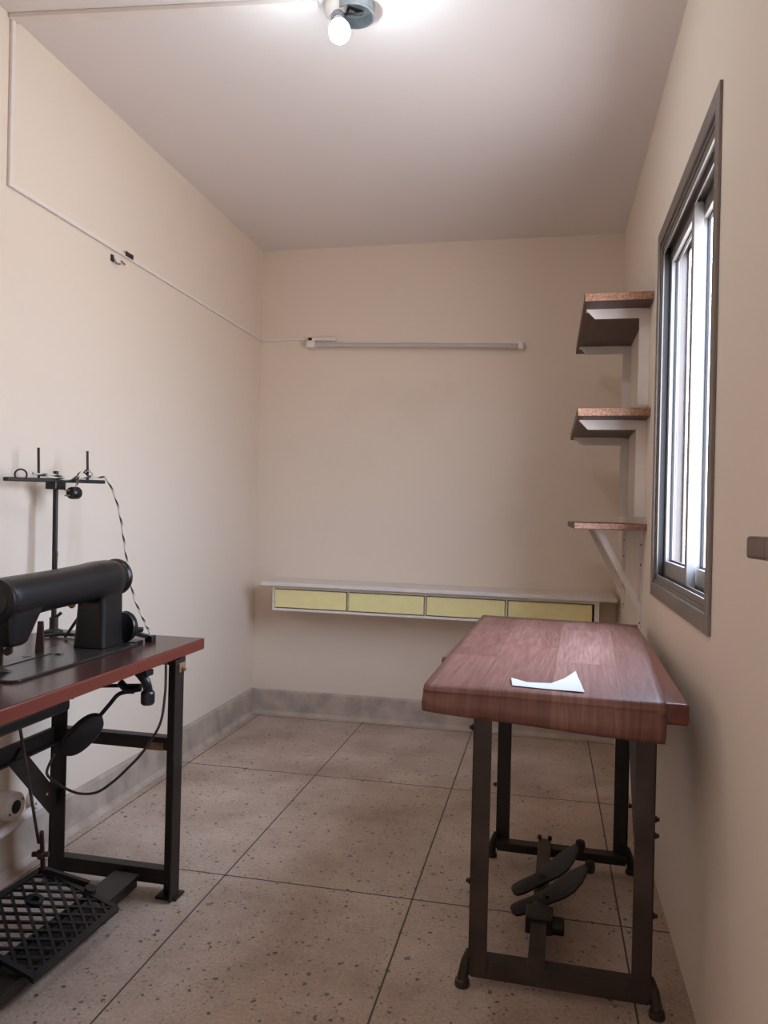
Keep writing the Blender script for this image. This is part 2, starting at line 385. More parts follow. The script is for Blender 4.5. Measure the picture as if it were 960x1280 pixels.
# ------------------------------------------------------------------ open door, only its lever shows at the right edge
dr = thing('door_1', (XR - .01, .40, 0), 'open cream door at the right edge, only its dark lever handle in view', 'door'); dr['kind'] = 'structure'
g = G(); g.box((.330, .40, .008), (.366, 1.135, 2.09)); g.build('door_leaf', 'wall_r', dr, bevel=.002)
g = G(); g.box((.322, 1.035, 1.06), (.330, 1.085, 1.25)); h = g.build('handle_plate', 'bronze', dr, bevel=.002); h['label'] = 'dark bronze handle plate'
g = G(); g.tube([(.322, 1.06, 1.168), (.263, 1.06, 1.168)], .012, 16)
pr = [(-.0145, -.006), (-.013, -.010), (.013, -.010), (.0145, -.006), (.0145, .006), (.013, .010), (-.013, .010), (-.0145, .006)]
g.prism(pr, (.264, 1.082, 1.168), (.271, 1.02, 1.168), (0, 0, 1)); g.prism(pr, (.271, 1.02, 1.168), (.264, .94, 1.165), (0, 0, 1), [(a * .75, b * .8) for a, b in pr])
g.build('lever', 'bronze', h, bevel=.0025)

# ------------------------------------------------------------------ wall-hung desk with four yellow drawer fronts
dk = thing('drawer_desk', (-.6, YB, .6), 'long white wall hung desk top with four pale yellow drawers on the far wall', 'desk')
def tilt(p):                                            # the desk hangs a little lower at its right end
    return Vector((p.x, p.y, p.z - (p.x + 1.55) * .0042))
g = G(); g.box((-1.552, 4.035, .788), (.352, YB - .001, .808)); g.build('desk_top', 'desk', dk, bevel=.002, xf=tilt)
g = G()
g.box((-1.497, 4.075, .648), (.268, YB - .001, .662)); g.box((-1.497, 4.075, .662), (-1.479, YB - .001, .786)); g.box((.243, 4.075, .662), (.268, YB - .001, .786))
g.box((-1.479, 4.075, .770), (.243, 4.10, .786)); g.box((-1.479, 4.33, .662), (.243, YB - .001, .786))
xs = [-1.484, -1.062, -.632, -.202, .236]
for x in xs[1:-1]: g.box((x - .006, 4.085, .662), (x + .006, 4.33, .770))
g.build('desk_case', 'white', dk, bevel=.0015, xf=tilt)
for i in range(4):
    g = G(); a, b = xs[i] + (.010 if i else .006), xs[i + 1] - (.008 if i < 3 else .004)
    g.box((a, 4.066, .668), (b, 4.083, .766)); d = g.build('drawer_front', 'yellow', dk, bevel=.0012, xf=tilt)
    g = G(); g.box((a + .012, 4.083, .676), (b - .012, 4.31, .752)); g.build('drawer_box', 'white', d, xf=tilt)

# ------------------------------------------------------------------ three shelves on the right wall beside the window
def l_shelf(name, z, y0, y1, xo, thick, drop, label, screw_y=.0):
    r = thing(name, (XR, (y0 + y1) / 2, z), label, 'shelf', 'shelves beside the window')
    g = G(); g.box((xo, y0, z), (XR - .001, y1, z + thick)); b = g.build('board', 'shelfw', r, bevel=.0012)
    g = G(); g.box((xo + .002, y0 - .0015, z + .0015), (XR - .002, y0, z + thick - .0015)); e = g.build('raw_end', 'chip', b); e['label'] = 'raw chipboard end'
    for y in (y0 + .115, y0 + .80):
        w, t = .040, .004
        g = G()
        # vertical angle iron: one leg on the wall, one leg standing out; then the arm under the board with a mitred tip
        g.box((XR - t, y, z - drop), (XR - .0005, y + w, z - .001)); g.box((XR - w, y, z - drop), (XR - t, y + t, z - .001))
        g.box((xo + .012, y, z - t), (XR - t, y + w, z - .0005))
        g.prism([(0, 0), (XR - w - xo - .012, 0), (XR - w - xo - .012, -w), (.028, -w)], (xo + .012, y, z - t), (xo + .012, y + t, z - t), (1, 0, 0)) if False else \
            g.add([(xo + .012, y, z - t), (XR - w, y, z - t), (XR - w, y, z - w), (xo + .046, y, z - w), (xo + .012, y + t, z - t), (XR - w, y + t, z - t), (XR - w, y + t, z - w), (xo + .046, y + t, z - w)],
                  [(0, 1, 2, 3), (7, 6, 5, 4), (0, 4, 5, 1), (1, 5, 6, 2), (2, 6, 7, 3), (3, 7, 4, 0)])
        k = g.build('bracket', 'white', r)
        for zz in (z - .05, z - drop + .03): G().lathe([(.005, 0), (.004, .003)], (XR - t, y + .022, zz), (-1, 0, 0), 12).build('screw', 'dark', k)
        G().lathe([(.005, 0), (.004, .003)], (xo + .08, y + .022, z - t), (0, 0, -1), 12).build('screw', 'dark', k)
    return r
l_shelf('wall_shelf', 2.036, 3.048, 4.02, .120, .032, .385, 'brown shelf board on white angle brackets, topmost of the three by the window')
l_shelf('wall_shelf', 1.598, 3.075, 4.02, .103, .032, .385, 'brown shelf board on white angle brackets, middle of the three by the window')
r = thing('wall_shelf', (XR, 3.6, 1.15), 'brown shelf board on slanting white struts, lowest of the three above the desk end', 'shelf', 'shelves beside the window')
g = G(); g.box((.100, 3.105, 1.160), (XR - .001, 4.05, 1.184)); b = g.build('board', 'shelfw', r, bevel=.0012)
g = G(); g.box((.102, 3.1035, 1.1615), (XR - .002, 3.105, 1.1825)); g.build('raw_end', 'chip', b)['label'] = 'raw chipboard end'
for y in (3.225, 3.93):
    g = G(); t = .004
    g.box((XR - t, y, .765), (XR - .0005, y + .034, 1.1595)); g.box((.16, y, 1.155), (XR - t, y + .034, 1.1595)); g.box((XR - .012, y + .030, .765), (XR - t, y + .034, 1.155))
    k = g.build('bracket', 'white', r)
    g = G(); g.angle((.192, y + .002, 1.155), (XR - .006, y + .002, .815), .024, .004, (0, 1, 0), 1); g.build('strut', 'white', k)
    for zz in (1.10, 1.02, .845, .785): G().lathe([(.005, 0), (.004, .003)], (XR - t, y + .017, zz), (-1, 0, 0), 12).build('screw', 'dark', k)

# ------------------------------------------------------------------ unlit fluorescent batten on the far wall
tb = thing('fluorescent_light', (-.77, YB, 2.18), 'thin unlit fluorescent tube on a white batten on the far wall', 'light')
def tl(p): return Vector((p.x, p.y, p.z - (p.x + 1.4) * .027))
g = G(); g.box((-1.395, YB - .018, 2.176), (-.150, YB - .001, 2.206)); g.build('batten', 'pvc', tb, bevel=.003, xf=tl)
g = G(); g.tube([(-1.36, YB - .038, 2.180), (-.178, YB - .038, 2.180)], .0128, 20); g.build('tube', 'tube', tb, smooth=True, xf=tl)
for x in (-1.405, -.182):
    g = G(); g.box((x, YB - .054, 2.162), (x + .030 + (.02 if x < -1 else 0), YB - .001, 2.204)); g.build('tube_holder', 'pvc', tb, bevel=.005, xf=tl)
g = G(); g.box((-1.40, YB - .040, 2.206), (-1.235, YB - .001, 2.226)); b = g.build('wiring_cover', 'pvc', tb, bevel=.004, xf=tl)
g = G(); g.box((-1.398, YB - .044, 2.208), (-1.376, YB - .040, 2.222)); g.build('cable_entry', 'dark', b, xf=tl)

# ------------------------------------------------------------------ surface trunking from the lamp to the tube
cn = thing('cable_trunking', (XL, 2.13, 2.22), 'thin white cable trunking running from ceiling down the left wall to the tube', 'trunking')
g = G(); g.bar((XL + .002, 2.135, ZC - .008), (-.72, 2.235, ZC - .008), .036, .015, (0, 1, 0)); g.build('ceiling_run', 'pvc', cn, bevel=.002)
g = G(); g.bar((XL + .006, 2.135, ZC - .001), (XL + .006, 2.140, 2.216), .017, .011, (0, 1, 0)); g.build('wall_drop', 'pvc', cn, bevel=.002)
g = G(); g.box((XL + .0005, 2.131, 2.216), (XL + .011, YB - .001, 2.231)); g.build('wall_run', 'pvc', cn, bevel=.002)
g = G(); g.box((XL + .011, YB - .011, 2.216), (-1.405, YB - .0005, 2.230)); g.build('end_run', 'pvc', cn, bevel=.002)
g = G(); g.box((XL + .0108, 2.815, 2.221), (XL + .0145, 2.872, 2.240)); g.build('black_tape', 'black_rub', cn, bevel=.001)

# small broken hook under the trunking
hk = thing('wall_hook', (XL, 2.78, 2.18), 'tiny broken wire hook on the left wall just under the trunking', 'hook')
g = G(); g.tube(spline([(XL + .001, 2.74, 2.195), (XL + .012, 2.735, 2.180), (XL + .014, 2.75, 2.168), (XL + .012, 2.775, 2.174)]), .0035, 8); g.build('wire', 'grey', hk, smooth=True)
g = G(); g.box((XL, 2.725, 2.172), (XL + .006, 2.745, 2.198)); g.build('hook_plate', 'dark', hk, bevel=.002)
g = G(); g.tube(spline([(XL + .001, 2.80, 2.196), (XL + .010, 2.81, 2.186), (XL + .001, 2.83, 2.190)]), .003, 8); g.build('wire_end', 'grey', hk, smooth=True)

# ------------------------------------------------------------------ ceiling lamp
lp = thing('ceiling_lamp', (-.64, 2.26, ZC), 'lit bare bulb hanging from an open grey junction box on the ceiling', 'lamp')
g = G(); g.lathe([(.062, 0), (.062, .034), (.056, .034), (.056, .006), (0.0, .006)], (-.615, 2.275, ZC), (0, 0, -1), 32); g.build('junction_box', 'grey', lp, smooth=True)
g = G(); g.lathe([(.034, 0), (.036, .012), (.030, .04), (.022, .056), (0, .058)], (-.672, 2.256, ZC), (.1, -.25, -1), 24); b = g.build('ceiling_rose', 'pvc', lp, smooth=True)
g = G()
for i in range(4):
    a = i * .9
    g.tube(spline([(-.63, 2.27, ZC - .008), (-.63 + .05 * math.cos(a * 2.1), 2.245 + .02 * math.sin(a), ZC - .045), (-.655 + .01 * i, 2.25, ZC - .040)]), .0035, 8)
g.build('loose_wires', 'dark', lp, smooth=True)
bd = Vector((.035, -.09, -.13)).normalized(); b0 = Vector((-.658, 2.240, ZC - .050))
g = G(); g.lathe([(.018, 0), (.021, .006), (.021, .028), (.019, .034), (0, .034)], b0, bd, 28); g.build('lamp_holder', 'grey', lp, smooth=True)
g = G(); g.lathe([(.016, .030), (.018, .040), (.024, .066), (.0285, .086), (.0295, .092), (0, .092)], b0, bd, 32); bl = g.build('bulb', 'bulb_body', lp, smooth=True)
g = G(); g.lathe([(.0292, .090), (.0315, .102), (.0310, .116), (.026, .131), (.016, .141), (.005, .1445), (0, .1447)], b0, bd, 32); o = g.build('bulb_dome', 'bulb', bl, smooth=True); o['label'] = 'glowing white dome of the bulb'

# ------------------------------------------------------------------ work table on the right (drawn square, then turned 1.4 degrees)
WT = Vector((.058, 2.352, 0)); YAW = math.radians(-1.42)
_R = Matrix.Rotation(-YAW, 3, 'Z')
def loc(p): return _R @ (Vector(p) - WT) + WT         # photo-space point -> square point
wt = thing('work_table', WT, 'right hand table with maroon top on dark steel treadle stand under a woodgrain cover', 'table', rz=YAW)
ZT = .800
g = G(); g.box((WT.x - .300, 1.782, ZT - .048), (WT.x + .268, 3.04, ZT)); g.build('table_top', 'maroon', wt, bevel=.008, seg=3)
g = G(); g.box((WT.x - .376, 2.42, ZT - .125), (WT.x - .06, 2.70, ZT - .0485)); d = g.build('drawer', 'drawer_wood', wt, bevel=.006, seg=3)
g = G(); g.lathe([(.006, 0), (.006, .012), (.013, .016), (.013, .024), (0, .026)], (WT.x - .376, 2.56, ZT - .088), (-1, 0, 0), 16); g.build('knob', 'bronze', d, smooth=True)
LX0, LX1, LY0, LY1 = WT.x - .222, WT.x + .222, 1.962, 2.742
for (x, y, sx, sy) in ((LX0, LY0, 1, 1), (LX1, LY0, -1, 1), (LX0, LY1, 1, -1), (LX1, LY1, -1, -1)):
    g = G(); w, t = .047, .005
    g.box((min(x, x + sx * w), min(y, y + sy * t), .03), (max(x, x + sx * w), max(y, y + sy * t), ZT - .049))
    g.box((min(x, x + sx * t), min(y, y + sy * t), .03), (max(x, x + sx * t), max(y + sy * t, y + sy * w), ZT - .049))
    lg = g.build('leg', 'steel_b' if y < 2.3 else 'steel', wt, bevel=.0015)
    g = G(); g.tube(spline([(x + sx * .004, y + sy * .012, .085), (x - sx * .006, y + sy * .010, .06), (x - sx * .012, y + sy * .006, .030), (x - sx * .014, y + sy * .004, .013)]), [.012] * 8 + [.013] * 8 + [.014] * 9, 10)
    g.lathe([(.019, 0), (.020, .004), (.018, .016), (.010, .020), (0, .020)], (x - sx * .014, y + sy * .004, 0), (0, 0, 1), 18)
    g.build('foot', 'steel_b' if y < 2.3 else 'steel', lg, smooth=True)
    for zz in ((.43, .47, .235) if x > 0 else (.655, .26)):
        G().lathe([(.008, 0), (.008, .006), (.005, .007), (.005, .012), (0, .012)], (x, y + sy * .022, zz), (-sx, 0, 0), 8).build('bolt', 'steel', lg)
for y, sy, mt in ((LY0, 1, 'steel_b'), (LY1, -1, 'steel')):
    g = G(); g.angle((LX0 + .002, y + sy * .006, .027), (LX1 - .002, y + sy * .006, .027), .046, .005, (0, 0, 1), -sy) if False else None
    g.box((LX0 + .005, min(y + sy * .005, y + sy * .010), .024), (LX1 - .005, max(y + sy * .005, y + sy * .010), .070))
    g.box((LX0 + .005, min(y + sy * .010, y + sy * .050), .064), (LX1 - .005, max(y + sy * .010, y + sy * .050), .070)); g.build('crossbar', mt, wt, bevel=.0012)
    g = G(); g.box((LX0 + .005, min(y + sy * .006, y + sy * .046), ZT - .056), (LX1 - .005, max(y + sy * .006, y + sy * .046), ZT - .0495)); g.build('top_rail', mt, wt)
g = G(); g.box((LX0 + .006, LY0 + .006, ZT - .09), (LX0 + .012, LY1 - .006, ZT - .0495)); g.build('side_rail', 'steel', wt)
g = G(); g.box((LX1 - .047, LY0 + .006, ZT - .13), (LX1 - .041, LY1 - .006, ZT - .0495)); g.build('side_rail', 'steel', wt)
for y0_, d_, z_ in ((LY0 + .006, 1, .42), (LY1 - .006, -1, .46)):
    g = G(); x = LX1 - .047
    pts = [(y0_, ZT - .13), (y0_ + d_ * .30, ZT - .13), (y0_ + d_ * .27, ZT - .16), (y0_ + d_ * .03, z_), (y0_, z_)]
    g.add([(x, a, b) for a, b in pts] + [(x + .006, a, b) for a, b in pts], [(0, 1, 2, 3, 4), (9, 8, 7, 6, 5)] + [(k, (k + 1) % 5, 5 + (k + 1) % 5, 5 + k) for k in range(5)]); g.build('gusset', 'steel', wt)
# middle bar with the pedals
bx0, bx1 = loc((-.026, 1.965, 0)).x, loc((.017, 1.965, 0)).x
g = G(); g.box((bx0, LY0 - .002, .071), (bx1, LY1 + .012, .078)); g.box((bx0, LY0 + .01, .045), (bx0 + .006, LY1 - .01, .071)); g.box((bx1 - .006, LY0 + .01, .045), (bx1, LY1 - .01, .071)); md = g.build('pedal_beam', 'steel_b', wt, bevel=.0015)
for x in (bx0 + .004, bx1 - .004): G().lathe([(.007, 0), (.007, .012), (0, .013)], (x, LY1 + .004, .078), (0, 0, 1), 8).build('bolt', 'steel', md)
pv = loc((.01, 2.26, 0))
g = G(); g.box((pv.x - .045, pv.y - .075, .040), (pv.x + .030, pv.y + .0, .088)); g.tube([(pv.x - .03, pv.y - .035, .052), (pv.x + .062, pv.y - .035, .052)], [.024, .024], 18)
g.build('pedal_pivot', 'steel', wt, bevel=.004)
def pedal(p0, p1, tw, name='pedal'):
    p0, p1 = Vector(loc(p0)), Vector(loc(p1)); ax = (p1 - p0); L = ax.length; ax.normalize()
    side = Vector((-ax.y, ax.x, 0)).normalized(); side = (side + Vector((0, 0, tw))).normalized(); up = ax.cross(side).normalized()
    if up.z < 0: up = -up
    prof = [(0, .010), (.03, .020), (.12, .025), (.30, .024), (.45, .026), (.60, .034), (.74, .035), (.86, .027), (.95, .016), (1, .009)]
    g = G(); n = len(prof); top = []; bot = []
    for t, w in prof:
        bow = .018 * math.sin(t * math.pi) * -1 + .008 * max(0, t - .8) * 5
        c = p0 + ax * (L * t) + up * bow
        for s in (-1, -.6, 0, .6, 1): top.append(c + side * (w * s) + up * (.006 if abs(s) < .9 else .003)); bot.append(c + side * (w * s * .97) - up * .006)
    fs = []
    for i in range(n - 1):
        for k in range(4):
            a = i * 5 + k; fs.append((a, a + 5, a + 6, a + 1)); b = a + n * 5; fs.append((b, b + 1, b + 6, b + 5))
        a = i * 5; b = a + n * 5; fs.append((a, b, b + 5, a + 5)); fs.append((a + 4, a + 9, b + 9, b + 4))
    fs.append((0, 1, 2, 3, 4, n * 5 + 4, n * 5 + 3, n * 5 + 2, n * 5 + 1, n * 5)); e = (n - 1) * 5
    fs.append((e, e + n * 5, e + n * 5 + 1, e + n * 5 + 2, e + n * 5 + 3, e + n * 5 + 4, e + 4, e + 3, e + 2, e + 1))
    g.add(top + bot, fs)
    g.lathe([(.014, -.012), (.016, 0), (.014, .016), (0, .018)], p1 + ax * .004, (up * .8 + ax * .3), 16)
    g.tube([p0 + ax * L * .42 - up * .008, Vector((p0.x * .58 + p1.x * .42, p0.y * .6 + p1.y * .4, .08))], .012, 10)
    return g.build(name, 'steel', wt, smooth=True)
pedal((-.080, 2.375, .062), (.118, 2.455, .185), .25)
pedal((-.078, 2.275, .052), (.142, 2.360, .165), .25)

# woodgrain vinyl cover, its front edge rolled down over the table edge
tc = thing('table_cover', (WT.x, 1.8, ZT), 'pinkish brown woodgrain sheet covering the right table, front edge rolled down', 'table cover')
def cover():
    g = G(); nu = 28
    NL, NR, FR, FL = Vector((-.274, 1.788)), Vector((.262, 1.778)), Vector((.338, 3.025)), Vector((-.246, 3.10))
    rows = []
    zt = ZT + .0048
    for t in [1 - i / 14 for i in range(15)]: rows.append(('top', t))
    lip = [(.000, .000), (.006, .0012), (.012, .005), (.0145, .011), (.0185, .018), (.0145, .026), (.0150, .032), (.0185, .040), (.0215, .050), (.0215, .060), (.0185, .072), (.0120, .084), (.004, .095)]
    pts = []; uvs = []
    for kind, t in rows:
        for i in range(nu + 1):
            u = i / nu; a = NL.lerp(NR, u); b = FL.lerp(FR, u); p = a.lerp(b, t)
            pts.append(Vector((p.x, p.y, zt + .0012 * math.sin(u * 5 + t * 4)))); uvs.append((u * .56 + .03, t * 1.27))
    for dy, dz in lip[1:]:
        for i in range(nu + 1):
            u = i / nu; a = NL.lerp(NR, u); k = (.66 + .34 * u ** .8)
            sag = .0035 * math.sin(u * 9 + 1) * dz / .095
            pts.append(Vector((a.x - .004 * (1 - u) * dz / .09, a.y - dy - sag, zt - dz * k + .0012 * math.sin(u * 5) * (1 - dz / .095)))); uvs.append((u * .56 + .03, -dz * 1.05 - .01))
    nr = len(rows) + len(lip) - 1; o = g.add(pts, [])
    for j in range(nr - 1):
        for i in range(nu):
            a, b, c, d = j * (nu + 1) + i, j * (nu + 1) + i + 1, (j + 1) * (nu + 1) + i + 1, (j + 1) * (nu + 1) + i
            g.uv[len(g.f)] = [uvs[a], uvs[d], uvs[c], uvs[b]]; g.f.append((a, d, c, b))
    ob = g.build('cover_sheet', 'sheet', tc, smooth=True, recalc=False)
    for p in ob.data.polygons: p.use_smooth = True
    sm = ob.modifiers.new('thickness', 'SOLIDIFY'); sm.thickness = .0036; sm.offset = -1
    return ob
cover()
# scrap of paper
pp = []
out = [(-.078, 1.888, .004), (-.040, 1.862, .001), (.016, 1.868, .001), (.048, 1.935, .001), (.078, 2.030, .002), (.084, 1.92, .001), (.090, 1.797, .0015), (.010, 1.803, .001), (-.072, 1.812, .002)]
g = G(); n = len(out); zz = ZT + .0068
g.add([(x, y, zz + h) for x, y, h in out] + [(x, y, zz + h - .0008) for x, y, h in out], [tuple(range(n))[::-1], tuple(range(n, 2 * n))] + [(i, (i + 1) % n, n + (i + 1) % n, n + i) for i in range(n)])
tag(g.build('paper_scrap', 'paper'), 'torn white scrap of paper lying on the woodgrain table cover', 'paper')

# ------------------------------------------------------------------ industrial sewing table on the left
TX0, TX1, TY0, TY1, TZ = -1.665, -1.100, 1.14, 2.362, .776
st = thing('sewing_table', (-1.33, 1.75, 0), 'left hand table with red brown top on a black steel treadle stand', 'table')
g = G(); g.box((TX0, TY0, TZ - .036), (TX1, TY1, TZ - .001)); tt = g.build('table_top', 'maroon_edge', st, bevel=.003); tt['label'] = 'red brown table top'
g = G(); g.box((TX0 + .002, TY0 + .002, TZ - .001), (TX1 - .002, TY1 - .002, TZ)); g.build('laminate_surface', 'maroon_dark', tt)
SY0, SY1 = 1.29, 2.20
for (x, y, sx, sy) in ((-1.549, SY1, 1, -1), (-1.093, SY1, -1, -1), (-1.549, SY0, 1, 1), (-1.093, SY0, -1, 1)):
    g = G(); w, t = .056 if sx > 0 else .050, .006
    g.box((min(x, x + sx * w), min(y, y - sy * t), .004), (max(x, x + sx * w), max(y, y - sy * t), TZ - .037))
    fy = sy if sx > 0 else -sy
    g.box((min(x, x + sx * t), min(y, y - fy * w), .004), (max(x, x + sx * t), max(y, y - fy * w), TZ - .037)); lg = g.build('leg', 'steel', st, bevel=.0015)
    g = G(); g.box((min(x, x + sx * w) - (.012 if sx < 0 else .0), y - .03, 0), (max(x, x + sx * w) + .008, y + .03, .008)); g.build('foot_plate', 'steel', lg, bevel=.002)
    if sx < 0 and sy < 0:
        g = G(); g.box((x - .001, y - .035, .700), (x + .006, y + .004, .728)); g.tube([(x + .006, y - .02, .712), (x + .018, y - .02, .708)], .006, 10); g.build('tag_clip', 'raw', lg, bevel=.002)
for y, k in ((SY0, -1), (SY1, 1)):
    ya, yb = sorted((y + k * .001, y + k * .038))
    g = G(); g.box((-1.54, ya, .030), (-1.118, yb, .076)); g.build('crossbar', 'steel', st, bevel=.002)
    g = G(); g.box((-1.54, ya, .447), (-1.118, yb, .487)); cb = g.build('crossbar', 'steel', st, bevel=.002)
    if y == SY1:
        g = G(); g.box((-1.208, ya - .0025, .446), (-1.155, yb + .0025, .470)); g.build('wood_block', 'raw', cb, bevel=.001)
    g = G(); g.box((-1.60, ya, TZ - .062), (-1.105, yb, TZ - .037)); g.build('top_rail', 'steel', st, bevel=.001)
g = G(); g.box((-1.546, SY0, .442), (-1.532, SY1 - .006, .490)); g.box((-1.546, SY0, .442), (-1.51, SY1 - .006, .448)); g.build('side_stretcher', 'steel', st, bevel=.001)
g = G(); g.bar((-1.524, SY1 - .20, .456), (-1.524, SY1 - .008, .245), .062, .008, (0, 1, 1)); b = g.build('brace', 'steel', st)
g = G(); g.lathe([(.004, 0), (.004, .002), (0, .002)], (-1.519, SY1 - .055, .295), (1, 0, 0), 10); g.build('bolt', 'pvc', b)
g = G(); g.box((-1.305, SY0 - .03, .030), (-1.297, SY1 - .03, .056)); g.box((-1.223, SY0 - .03, .030), (-1.215, SY1 - .03, .056)); g.box((-1.305, SY0 - .03, .056), (-1.215, SY1 - .012, .062))
g.build('treadle_beam', 'steel', st, bevel=.0015)
# lattice treadle plate
A, B, C_ = Vector((-1.418, 1.985, .142)), Vector((-1.170, 1.976, .066)), Vector((-1.184, 1.638, .066)); D = A + C_ - B
e1, e2 = (B - A), (D - A); W_, H_ = e1.length, e2.length; e1.normalize(); e2.normalize(); nn = e1.cross(e2).normalized()
if nn.z < 0: nn = -nn
def P(a, b, h=0): return A + e1 * a + e2 * b + nn * h
g = G(); rw = .016
for p, q in (((0, 0), (W_, 0)), ((W_, 0), (W_, H_)), ((W_, H_), (0, H_)), ((0, H_), (0, 0))):
    g.bar(P(*p), P(*q), .010, rw, nn)
nx, ny = 10, 16; cx, cy = W_ / nx, H_ / ny
for i in range(nx):
    for j in range(ny):
        a0, b0_ = i * cx, j * cy
        if (i + j) % 2 == 0: g.bar(P(a0, b0_), P(a0 + cx, b0_ + cy), .006, .0078, nn)
        else: g.bar(P(a0 + cx, b0_), P(a0, b0_ + cy), .006, .0078, nn)
c = P(W_ * .30, H_ * .36); g.lathe([(.024, 0), (.024, .008), (.012, .008), (.012, 0)], c, nn, 20)
g.build('treadle_plate', 'black', st)
g = G(); g.bar(P(W_ + .002, -.006, -.004), P(W_ + .002, H_ + .006, -.004), .016, .012, nn); g.build('treadle_lip', 'steel', st, bevel=.002)
g = G(); g.tube([P(W_ * .62, -.03, -.012), P(W_ * .62, H_ + .03, -.012)], .009, 12); g.tube([P(W_ * .62, -.012, -.02), P(W_ * .62, -.012, .012)], .017, 14); g.build('treadle_axle', 'steel', st, smooth=True)
g = G(); g.bar(P(.0, .008, .006), P(W_ * .55, -.03, .004), .018, .012, nn); g.build('treadle_arm', 'steel', st)
# pitman rod from below the table to the treadle
p0, p1 = Vector((-1.335, 1.765, .625)), P(.012, .012, .012)
d = (p1 - p0)
g = G(); g.tube([p0, p0 + d * .80], .0042, 10); g.tube([p0 + d * .72 + Vector((.012, .004, 0)), p1], [.006, .007], 10); pt = g.build('pitman_rod', 'brown_rust', st, smooth=True)
g = G(); c = p0 + d * .885; g.tube([c + Vector((-.022, -.006, 0)), c + Vector((.022, .006, 0))], .0075, 10); g.lathe([(.011, -.01), (.011, .01)], c, d, 12); g.build('clamp', 'brown_rust', pt)
# oil pan under the top
g = G(); g.box((-1.46, 1.26, .655), (-1.235, 1.838, .690)); g.box((-1.475, 1.26, .690), (-1.225, 1.850, TZ - .037)); g.build('oil_pan', 'black', st, bevel=.01, seg=3)
g = G(); g.box((-1.38, 1.60, .632), (-1.29, 1.76, .657)); g.lathe([(.024, 0), (.022, .02), (.012, .030), (0, .032)], (-1.335, 1.765, .650), (0, 0, -1), 16); g.build('drain_cup', 'black_rub', st, bevel=.006)
# knee lifter: pad, bent rod and hanger bracket
kc = Vector((-1.295, 1.985, .545)); kd = Vector((.085, .030, .098)).normalized(); kn = Vector((.60, -.80, -.30)); kn = (kn - kd * kn.dot(kd)).normalized(); ks = kd.cross(kn)
g = G(); m = 28
ring = lambda s, h: [kc + kd * (.072 * s * math.copysign(abs(math.cos(2 * math.pi * i / m)) ** .8, math.cos(2 * math.pi * i / m))) + ks * (.036 * s * math.sin(2 * math.pi * i / m)) + kn * h for i in range(m)]
R_ = [ring(.86, -.016), ring(1, -.010), ring(1, .010), ring(.86, .016)]
g.add(sum(R_, []), [tuple(range(m))[::-1], tuple(range(3 * m, 4 * m))] + [(j * m + i, j * m + (i + 1) % m, (j + 1) * m + (i + 1) % m, (j + 1) * m + i) for j in range(3) for i in range(m)])
kp = g.build('knee_pad', 'black_rub', st, smooth=True)
g = G(); g.tube(spline([kc + kd * .05, (-1.222, 2.0, .632), (-1.196, 2.0, .662), (-1.172, 2.0, .672), (-1.145, 2.0, .675)]), .006, 10); g.tube([(-1.355, 2.02, .672), (-1.13, 2.02, .690)], .0055, 10); g.tube([(-1.342, 2.0, TZ - .037), (-1.342, 2.0, .640)], .005, 8); g.build('knee_rod', 'steel', st, smooth=True)
g = G(); g.box((-1.135, 1.985, .722), (-1.098, 2.025, TZ - .037)); g.tube(spline([(-1.128, 2.0, .728), (-1.108, 2.0, .705), (-1.104, 2.01, .668)]), .013, 12); g.lathe([(.016, 0), (.0195, .006), (.0195, .034), (.015, .040), (0, .040)], (-1.104, 2.005, .680), (0, 0, -1), 18); g.tube(spline([(-1.19, 2.0, .700), (-1.165, 2.0, .682), (-1.125, 2.0, .688)]), .011, 12)
g.build('knee_hanger', 'black', st, bevel=.006)
cb = G().tube(spline([(-1.118, 2.135, .738), (-1.120, 2.14, .68), (-1.125, 2.146, .631), (-1.141, 2.15, .544), (-1.192, 2.15, .459), (-1.245, 2.15, .400), (-1.297, 2.15, .351), (-1.350, 2.15, .315), (-1.407, 2.15, .306), (-1.455, 2.15, .316), (-1.492, 2.15, .333), (-1.525, 2.15, .360), (-1.50, 2.15, .42)], 6), .0042, 8).build('hanging_cable', 'cable', smooth=True)
tag(cb, 'thin grey brown cable looping under the left table between its legs', 'cable')

# ------------------------------------------------------------------ sewing machine head
sm = thing('sewing_machine', (-1.31, 1.9, TZ), 'black industrial sewing machine head standing on the left table', 'sewing machine')
g = G(); pr = []
x0, x1, y0, y1, rr = -1.424, -1.226, 1.600, 2.172, .022
for cx_, cy_, a0 in ((x1 - rr, y1 - rr, 0), (x0 + rr, y1 - rr, 90), (x0 + rr, y0 + rr, 180), (x1 - rr, y0 + rr, 270)):
    for k in range(6):
        a = math.radians(a0 + 18 * k); pr.append((cx_ + rr * math.cos(a), cy_ + rr * math.sin(a)))
n = len(pr); g.add([(a, b, TZ) for a, b in pr] + [(a, b, TZ + .007) for a, b in pr], [tuple(range(n))[::-1], tuple(range(n, 2 * n))] + [(i, (i + 1) % n, n + (i + 1) % n, n + i) for i in range(n)])
bed = g.build('bed', 'bedm', sm, bevel=.002)
g = G(); g.box((-1.40, 1.70, TZ + .0068), (-1.36, 1.93, TZ + .0095)); g.lathe([(.012, 0), (.011, .004), (0, .004)], (-1.39, 1.86, TZ + .007), (0, 0, 1), 14); g.lathe([(.012, 0), (.011, .004), (0, .004)], (-1.34, 1.93, TZ + .007), (0, 0, 1), 14); g.build('slide_plate', 'bedm', bed, bevel=.001)
